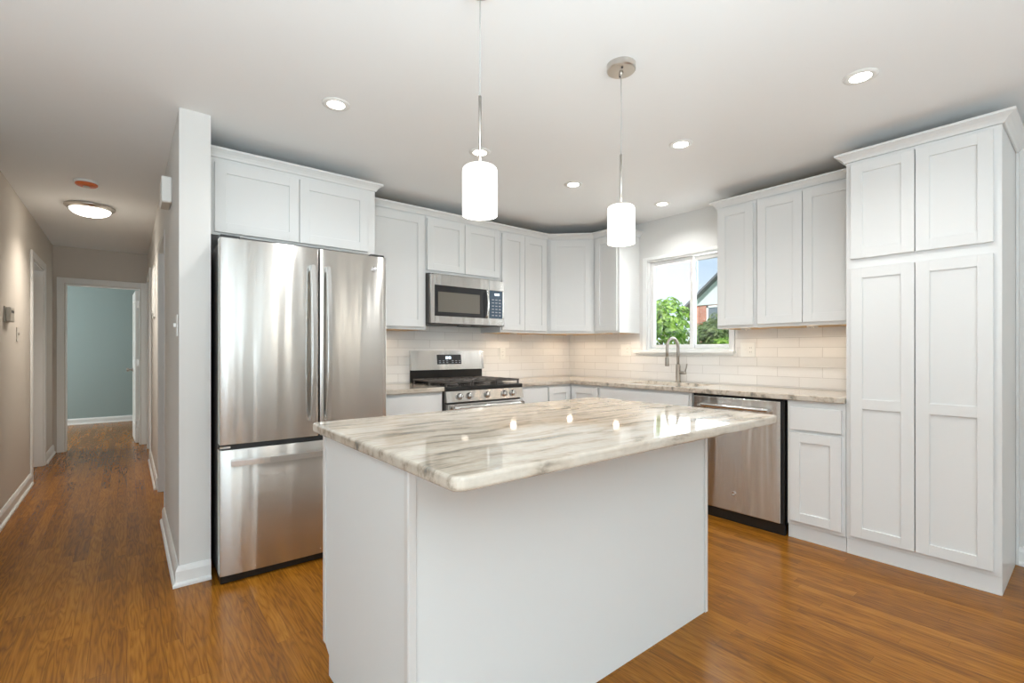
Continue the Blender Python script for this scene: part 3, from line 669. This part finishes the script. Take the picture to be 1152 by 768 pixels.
bm = B(); bx(bm, .008, -.012, .235, RWD-.008, .029, .785, .004, 2); d_ = obj('oven_door', bm, 'steel2', t)
bm = B(); bx(bm, .13, -.0135, .36, RWD-.13, -.0115, .62, .0006); obj('oven_window', bm, 'glassblk', d_)
bm = B(); tube(bm, [(.035+(RWD-.07)*k/12, -.05-.012*math.sin(PI*k/12), .757) for k in range(13)], .019, 14)
for x in (.06, RWD-.06): bx(bm, x-.014, -.055, .745, x+.014, -.012, .769, .004)
obj('oven_handle', bm, 'steel2', d_)
bm = B(); bx(bm, .008, -.010, .045, RWD-.008, .029, .225, .004, 2); obj('storage_drawer', bm, 'steel2', t)
# back guard
bm = B(); bx(bm, .004, .60, .9005, RWD-.004, .622, 1.03, .002); obj('back_guard', bm, 'black', t)
bm = B(); prism(bm, [(.575, 1.03), (.622, 1.03), (.622, 1.20), (.597, 1.20)], 0, RWD-.0, 0)
bmesh.ops.transform(bm, matrix=Matrix(((0, 0, 1, 0), (1, 0, 0, 0), (0, 1, 0, 0), (0, 0, 0, 1))), verts=bm.verts); bmesh.ops.recalc_face_normals(bm, faces=bm.faces)
bg_ = obj('back_panel', bm, 'steel2', t)
sl = lambda z: .575+(z-1.03)*(.022/.17)
def slant(bm, x0, x1, z0, z1, th):
    tt = bmesh.new(); v = [tt.verts.new((x, sl(z)-dy, z)) for dy in (th, -.001) for x, z in ((x0, z0), (x1, z0), (x1, z1), (x0, z1))]
    for f in ((0, 1, 2, 3), (7, 6, 5, 4), (0, 4, 5, 1), (1, 5, 6, 2), (2, 6, 7, 3), (3, 7, 4, 0)): tt.faces.new([v[i] for i in f])
    bmesh.ops.recalc_face_normals(tt, faces=tt.faces); join(bm, tt)
bm = B(); slant(bm, .255, .51, 1.078, 1.165, .002); dp = obj('display_panel', bm, 'glassblk', bg_)
bm = B()
for k, xx in enumerate((.345, .358, .376, .389)): slant(bm, xx, xx+.009, 1.125, 1.148, .003)
obj('clock_digits', bm, 'digits', dp)
for r in range(2):
    for c in range(6):
        bm = B(); x_ = .272+c*.038+(.02 if c > 2 else 0); slant(bm, x_, x_+.02, 1.09+r*.016, 1.095+r*.016, .0028); obj('key', bm, 'print', dp)
# burners and grates
for bx_, by_, br_ in ((.15, .17, .045), (.15, .44, .038), (.381, .305, .05), (.612, .17, .05), (.612, .44, .038)):
    bm = B(); lathe(bm, [(br_*1.25, .918), (br_*1.2, .926), (br_, .928), (br_, .936), (br_*.9, .94), (0, .941)], 24, Matrix.Translation((bx_, by_, 0))); obj('burner', bm, 'iron', t)
for k in range(3):
    xa, xb = .012+k*.248, .012+k*.248+.242; bm = B(); zt, hh = .958, .009
    for y in (.035, .575): bx(bm, xa, y-.006, zt-.014, xb, y+.006, zt, .002)
    for x in (xa+.006, xb-.006): bx(bm, x-.006, .035, zt-.014, x+.006, .575, zt, .002)
    xm = (xa+xb)/2
    bx(bm, xm-.005, .035, zt-.011, xm+.005, .575, zt+.001, .002)
    for y in (.17, .305, .44): bx(bm, xa, y-.005, zt-.011, xb, y+.005, zt+.001, .002)
    for y in (.237, .372): bx(bm, xa+.05, y-.004, zt-.011, xb-.05, y+.004, zt, .002)
    for x in (xa+.008, xb-.008):
        for y in (.04, .305, .57): bx(bm, x-.006, y-.006, .9185, x+.006, y+.006, zt-.012)
    obj('grate', bm, 'iron', t)

# ------------------------------------------------------------------ dishwasher
t = thing('dishwasher', 'stainless steel dishwasher under the window-side countertop', 'dishwasher', (3.29, 1.945, 0), R90)
DW = .652
bm = B(); bx(bm, .008, .035, .06, DW-.008, .58, .872, .002); obj('tub', bm, 'dark', t)
bm = B(); bx(bm, .02, .0, .078, DW-.024, .033, .868, .004, 2); d_ = obj('door', bm, 'steel', t)
bm = B(); tube(bm, [(.075+(DW-.16)*k/12, -.034-.010*math.sin(PI*k/12), .808) for k in range(13)], .013, 12)
for x in (.09, DW-.1): bx(bm, x-.013, -.036, .796, x+.013, .001, .82, .003)
obj('door_handle', bm, 'steel2', d_)
bm = B(); lathe(bm, [(.0155, 0), (.0155, .002), (.013, .003), (.012, .002), (0, .002)], 24, Matrix.Translation((.325, 0, .205)) @ ROTX)
tube(bm, [(.325+.006*math.cos(a)*(1+.3*math.cos(3*a)), -.0028, .205+.007*math.sin(a)) for a in [2*PI*k/18 for k in range(16)]], .0008, 6); obj('logo_badge', bm, 'chrome', d_)
bm = B(); bx(bm, .006, .032, .004, .02, .05, .872); bx(bm, DW-.022, .032, .004, DW-.008, .05, .872); bx(bm, .006, .028, .872, DW-.008, .05, .8835); obj('side_gasket', bm, 'black', t)
bm = B(); bx(bm, .012, .02, .001, DW-.003, .045, .072, .002); obj('toe_kick', bm, 'black', t)

# ------------------------------------------------------------------ lights
def pendant(label, x, y, dz):
    t = thing('pendant_light', label, 'pendant lamp', (x, y, 0), 0, 'pendant lights over the island')
    bm = B(); lathe(bm, [(.062, CH-.0005), (.062, CH-.024), (.058, CH-.028), (0, CH-.028)], 40)
    c_ = smooth_by_angle(obj('canopy', bm, 'nickel', t))
    for sx_ in (-1, 1):
        bm = B(); lathe(bm, [(.005, CH-.0285), (.005, CH-.032), (.003, CH-.034), (0, CH-.034)], 12, Matrix.Translation((.035*sx_*.7, .035*sx_*.7, 0))); obj('screw', bm, 'dark', c_)
    bm = B(); lathe(bm, [(.009, CH-.0285), (.007, CH-.045), (0, CH-.045)], 14); obj('cord_grip', bm, 'nickel', c_)
    bm = B(); tube(bm, [(0, 0, CH-.045), (.001, 0, 2.25), (0, 0, 2.03)], .0019, 8); obj('cord', bm, 'cord', t)
    bm = B(); tube(bm, [(0, 0, 2.05), (0, 0, 1.833+dz)], .0055, 12); lathe(bm, [(.0055, 1.846+dz), (.011, 1.843+dz), (.012, 1.834+dz), (0, 1.8335+dz)], 20); obj('stem', bm, 'nickel', t)
    bm = B(); R_ = .0585
    lathe(bm, [(0, 1.8330), (R_*.6, 1.8325), (R_*.86, 1.830), (R_*.96, 1.825), (R_, 1.816), (R_, 1.668), (R_-.004, 1.668), (R_-.004, 1.814), (R_*.8, 1.826), (0, 1.8275)], 40, Matrix.Translation((0, 0, dz)), False); obj('glass_shade', bm, 'opal', t)
    bm = B(); lathe(bm, [(0, 1.826), (.014, 1.825), (.014, 1.79), (.026, 1.76), (.028, 1.735), (.02, 1.712), (0, 1.705)], 20, Matrix.Translation((0, 0, dz))); obj('bulb', bm, 'opal', t)
    add_light('pendant_glow', 'POINT', (0, 0, 1.668+dz), 1.5, (1, .93, .82), parent=t, shadow_soft_size=.04)
pendant('cylindrical opal glass pendant on the left, nearer the refrigerator', .921, 1.314, -.019)
pendant('cylindrical opal glass pendant on the right, its nickel canopy in view', 1.674, 1.320, -.005)
RLS = ((.82, 2.43, 'round recessed ceiling light in front of the refrigerator, leftmost of all'), (1.718, 2.451, 'round recessed ceiling light right behind the left pendant stem'),
       (2.589, 2.484, 'round recessed ceiling light between the two pendants near the corner'), (2.592, 1.598, 'round recessed ceiling light just right of the right pendant canopy'),
       (2.588, .694, 'round recessed ceiling light nearest the tall pantry'), (3.516, 2.342, 'round recessed ceiling light over the sink in front of the window'))
for x, y, lab in RLS:
    t = thing('recessed_light', lab, 'ceiling light', (x, y, CH), 0, 'recessed ceiling lights')
    bm = B(); lathe(bm, [(.042, -.0005), (.068, -.0005), (.066, -.004), (.050, -.008), (.042, -.005)], 36, None, False); obj('trim_ring', bm, 'plastic', t)
    bm = B(); lathe(bm, [(0, -.004), (.047, -.004), (.047, -.0006), (0, -.0006)], 32, None, False); obj('lens', bm, 'lens', t)
    add_light('recessed_beam', 'SPOT', (0, 0, -.012), 22, (.98, .985, .98), parent=t, spot_size=math.radians(150), spot_blend=.8, shadow_soft_size=.05)
t = thing('flush_ceiling_light', 'nickel-rimmed frosted dome ceiling light in the hallway', 'ceiling light', (-.245, 5.46, CH))
bm = B(); lathe(bm, [(.160, -.0005), (.170, -.008), (.170, -.018), (.150, -.034), (.140, -.038), (.134, -.034), (.134, -.0005)], 48, None, False); obj('rim', bm, 'nickel', t, smooth=True)
bm = B(); lathe(bm, [(.136*math.cos(a), -.034-.058*math.sin(a)) for a in [PI/2*k/12 for k in range(12)]]+[(0, -.092)], 48, None, False); obj('glass_dome', bm, 'dome', t)
bm = B(); lathe(bm, [(.009, -.0925), (.009, -.1), (0, -.105)], 16); obj('finial', bm, 'nickel', t)
add_light('hall_glow', 'SPOT', (0, 0, -.11), 58, (1, .92, .82), parent=t, spot_size=math.radians(140), spot_blend=1, shadow_soft_size=.1)
t = thing('smoke_detector', 'small smoke detector with orange cover on the hallway ceiling', 'smoke detector', (-.232, 4.69, CH))
bm = B(); lathe(bm, [(.072, -.0005), (.072, -.012), (.068, -.016), (0, -.016)], 32); obj('mounting_plate', bm, 'plastic', t)
bm = B(); lathe(bm, [(.064, -.0165), (.064, -.026), (.055, -.034), (.03, -.037), (0, -.038)], 32); obj('dust_cover', bm, 'orange', t)
bm = B(); lathe(bm, [(.022, -.0372), (.02, -.043), (0, -.044)], 20); obj('test_button', bm, 'beige', t)
PUCK = ((1.53, 3.66, 'unseen puck light added under the cabinet between refrigerator and microwave', 1.3), (2.867, 3.535, 'puck light under the cabinet right of the microwave', 1.6), (3.60, 3.505, 'puck light under the diagonal corner cabinet', 1.6), (3.64, 2.93, 'puck light under the narrow cabinet left of the window', 1.6),  # first puck is out of sight, added to brighten the tiles by the refrigerator
        (3.64, 1.70, 'puck light under the narrow cabinet right of the window', .9), (3.64, 1.25, 'puck light under the two-door cabinet by the pantry', .9))
for x, y, lab, en in PUCK:
    t = thing('puck_light', lab, 'puck light', (x, y, UP0-.0015), 0, 'under-cabinet puck lights')
    bm = B(); lathe(bm, [(.034, 0), (.034, -.008), (.028, -.011), (.026, -.009)], 28, None, False); obj('rim', bm, 'nickel', t)
    bm = B(); lathe(bm, [(0, -.0095), (.026, -.009), (.026, -.001), (0, -.001)], 24, None, False); obj('lens', bm, 'puck', t)
    add_light('puck_beam', 'SPOT', (0, 0, -.016), en*1.5, (1, .80, .60), parent=t, spot_size=math.radians(176), spot_blend=.35, shadow_soft_size=.025)

# ------------------------------------------------------------------ small wall things
def outlet(label, loc, rz, gangs):
    """plate facing -y locally"""
    t = thing('wall_outlet', label, 'outlet', loc, rz, 'backsplash outlet plates')
    w = .035+.023*(gangs-1); bm = B(); bx(bm, -w, -.006, -.057, w, 0, .057, .002, 2); obj('cover_plate', bm, 'plastic', t)
    for k in range(gangs):
        cx_ = (k-(gangs-1)/2)*.046
        bm = B(); bx(bm, cx_-.0165, -.0085, -.033, cx_+.0165, -.0062, .033, .001); d_ = obj('receptacle', bm, 'plastic', t)
        if k == gangs-1 or gangs == 1:
            bm = B()
            for z in (-.018, .016):
                for dx in (-.006, .006): bx(bm, cx_+dx-.0012, -.009, z-.004, cx_+dx+.0012, -.0086, z+.004)
            obj('slots', bm, 'slot', d_)
        else:
            bm = B(); bx(bm, cx_-.004, -.014, -.004, cx_+.004, -.0086, .009, .001); obj('toggle', bm, 'plastic', d_)
outlet('single outlet plate on the tiles just right of the range', (2.93, BW-BS-.0005, 1.172), 0, 1)
outlet('double outlet plate on the tiles left of the window', (RW-BS-.0005, 3.01, 1.205), R90, 2)
outlet('double outlet plate on the tiles right of the window', (RW-BS-.0005, 1.80, 1.207), R90, 2)
t = thing('light_switch', 'white light switch on the hall side of the wall by the refrigerator', 'switch', (HR-.0005, 3.06, 1.33), R90)
bm = B(); bx(bm, -.035, -.006, -.057, .035, 0, .057, .002, 2); obj('cover_plate', bm, 'plastic', t)
bm = B(); bx(bm, -.005, -.018, -.008, .005, -.0062, .012, .001); obj('toggle', bm, 'plastic', t)
t = thing('door_chime', 'white door chime box high on the hall wall', 'door chime', (HR-.0005, 3.56, 2.15), R90)
bm = B(); bx(bm, -.10, -.05, -.075, .10, 0, .075, .006, 2); obj('chime_cover', bm, 'plastic', t)
bm = B(); bx(bm, -.09, -.046, -.079, .09, -.006, -.0755, .001)
obj('sound_grille', bm, 'beige', t)
t = thing('electric_panel', 'narrow cream panel box far down the hall right wall', 'panel box', (HR-.0005, 5.75, 1.76), R90)
bm = B(); bx(bm, -.17, -.012, -.24, .17, 0, .24, .003); obj('cover_frame', bm, 'trim', t)
bm = B(); bx(bm, -.14, -.018, -.21, .14, -.0125, .21, .002); d_ = obj('panel_door', bm, 'trim', t)
bm = B(); bx(bm, .10, -.024, -.20, .125, -.0185, -.18, .001); obj('latch', bm, 'nickel', d_)
t = thing('thermostat', 'beige thermostat on the left hallway wall', 'thermostat', (HL+.0005, 4.97, 1.46), PI/2)
bm = B(); bx(bm, -.085, -.008, -.058, .085, 0, .058, .003, 2); obj('wall_plate', bm, 'beige', t)
bm = B(); bx(bm, -.078, -.034, -.052, .078, -.0085, .052, .006, 2); c_ = obj('thermostat_cover', bm, 'beige', t)
bm = B(); bx(bm, -.05, -.0355, .012, .05, -.0342, .030, .0005); obj('display', bm, 'slot', c_)
t = thing('wall_switch', 'small wall plate below and beyond the thermostat', 'switch', (HL+.0005, 5.41, 1.33), PI/2)
bm = B(); bx(bm, -.035, -.006, -.057, .035, 0, .057, .002, 2); obj('cover_plate', bm, 'plate', t)
bm = B(); bx(bm, -.005, -.016, -.008, .005, -.0062, .012, .001); obj('toggle', bm, 'plate', t)

# ------------------------------------------------------------------ outside the kitchen window
bm = B(); bx(bm, 4.2, -20, -.75, 60, 40, -.6); o = obj('ground', bm, 'grass'); o['kind'] = 'structure'
def leafy(name, label, cx, cy, z0, h, r, count, size, m, trunk_r=.05, seed=1, blobs=9):
    rnd = random.Random(seed); t = thing(name, label, 'tree', (cx, cy, z0), 0, 'greenery outside the window')
    bm = B(); tube(bm, [(0, 0, 0), (.03, .02, h*.4), (0, .05, h*.75)], .05, 10, [trunk_r, trunk_r*.8, trunk_r*.4])
    for k in range(6):
        a = k*1.05; tube(bm, [(.01, .01, h*(.3+.05*k)), (r*.5*math.cos(a), r*.5*math.sin(a), h*(.5+.05*k))], .02, 6, [trunk_r*.4, trunk_r*.15])
    obj('trunk', bm, 'bark', t)
    cs = [Vector((rnd.uniform(-.55, .55)*r, rnd.uniform(-.55, .55)*r, h*rnd.uniform(.35, .84))) for _ in range(blobs)]
    vs, fs = [], []
    for k in range(count):
        c = rnd.choice(cs); d = Vector((rnd.gauss(0, 1), rnd.gauss(0, 1), rnd.gauss(0, 1))).normalized(); p_ = c+d*r*.5*rnd.uniform(.55, 1)**.5
        nrm = (d+Vector((rnd.uniform(-.7, .7), rnd.uniform(-.7, .7), rnd.uniform(-.3, .9)))).normalized(); a = nrm.orthogonal().normalized()
        a = Matrix.Rotation(rnd.uniform(0, 6.28), 3, nrm) @ a; b = nrm.cross(a); s_ = size*rnd.uniform(.6, 1.3); i = len(vs)
        vs += [p_-a*s_, p_+b*s_*.42-a*.1*s_+nrm*s_*.12, p_+a*s_, p_-b*s_*.42-a*.1*s_+nrm*s_*.12]; fs.append((i, i+1, i+2, i+3))
    me = bpy.data.meshes.new('foliage'); me.from_pydata([tuple(v) for v in vs], [], fs); me.materials.append(M[m])
    o = bpy.data.objects.new('foliage', me); C.objects.link(o); o.parent = t
leafy('tree', 'bright green leafy tree outside behind the left window pane', 7.05, 4.84, -.6, 2.95, .72, 6000, .06, 'leaf', seed=3, blobs=14)
leafy('tree', 'olive green thinner tree outside behind the right window pane', 9.45, 5.2, -.6, 2.95, .8, 5200, .06, 'leaf2', seed=9, blobs=12)
leafy('shrub', 'low bright shrub outside at the right window corner', 8.5, 4.2, -.6, 2.2, .55, 2200, .06, 'leaf', seed=5, blobs=7)
t = thing('brick_house', 'red brick house with white gable outside the window', 'house', (14, 5.1, -.6))
hy0, hy1, ze = -3.2, 3.2, 3.23
bm = B(); bx(bm, 0, hy0, 0, 8, hy1, ze); obj('brick_wall', bm, 'brick', t)
rg = 2.69
M3 = Matrix(((0, 0, 1, 0), (1, 0, 0, 0), (0, 1, 0, 0), (0, 0, 0, 1)))
bm = B(); prism(bm, [(hy0+.02, ze+.001), (hy1-.02, ze+.001), (0, ze+rg-.06)], -.03, 8); bmesh.ops.transform(bm, matrix=M3, verts=bm.verts); bmesh.ops.recalc_face_normals(bm, faces=bm.faces); obj('gable', bm, 'siding', t)
for s_ in (1, -1):
    bm = B(); e0 = (s_*(hy1+.28), ze-.25); prism(bm, [e0, (0, ze+rg-.02), (0, ze+rg+.06), (s_*(hy1+.28), ze-.17)], -.25, 8.2); bmesh.ops.transform(bm, matrix=M3, verts=bm.verts); bmesh.ops.recalc_face_normals(bm, faces=bm.faces); obj('roof_slope', bm, 'shingle', t)
bm = B(); wy0, wy1, wz0, wz1 = 1.9, 2.64, 2.0, 3.2
for a in ((wy0, wy0+.06, wz0, wz1), (wy1-.06, wy1, wz0, wz1), (wy0, wy1, wz0, wz0+.06), (wy0, wy1, wz1-.06, wz1), (wy0, wy1, (wz0+wz1)/2-.03, (wz0+wz1)/2+.03)): bx(bm, -.03, a[0], a[2], -.001, a[1], a[3])
f_ = obj('house_window', bm, 'trim', t)
bm = B(); bx(bm, -.012, wy0+.06, wz0+.06, -.0015, wy1-.06, wz1-.06); obj('house_pane', bm, 'housepane', f_)
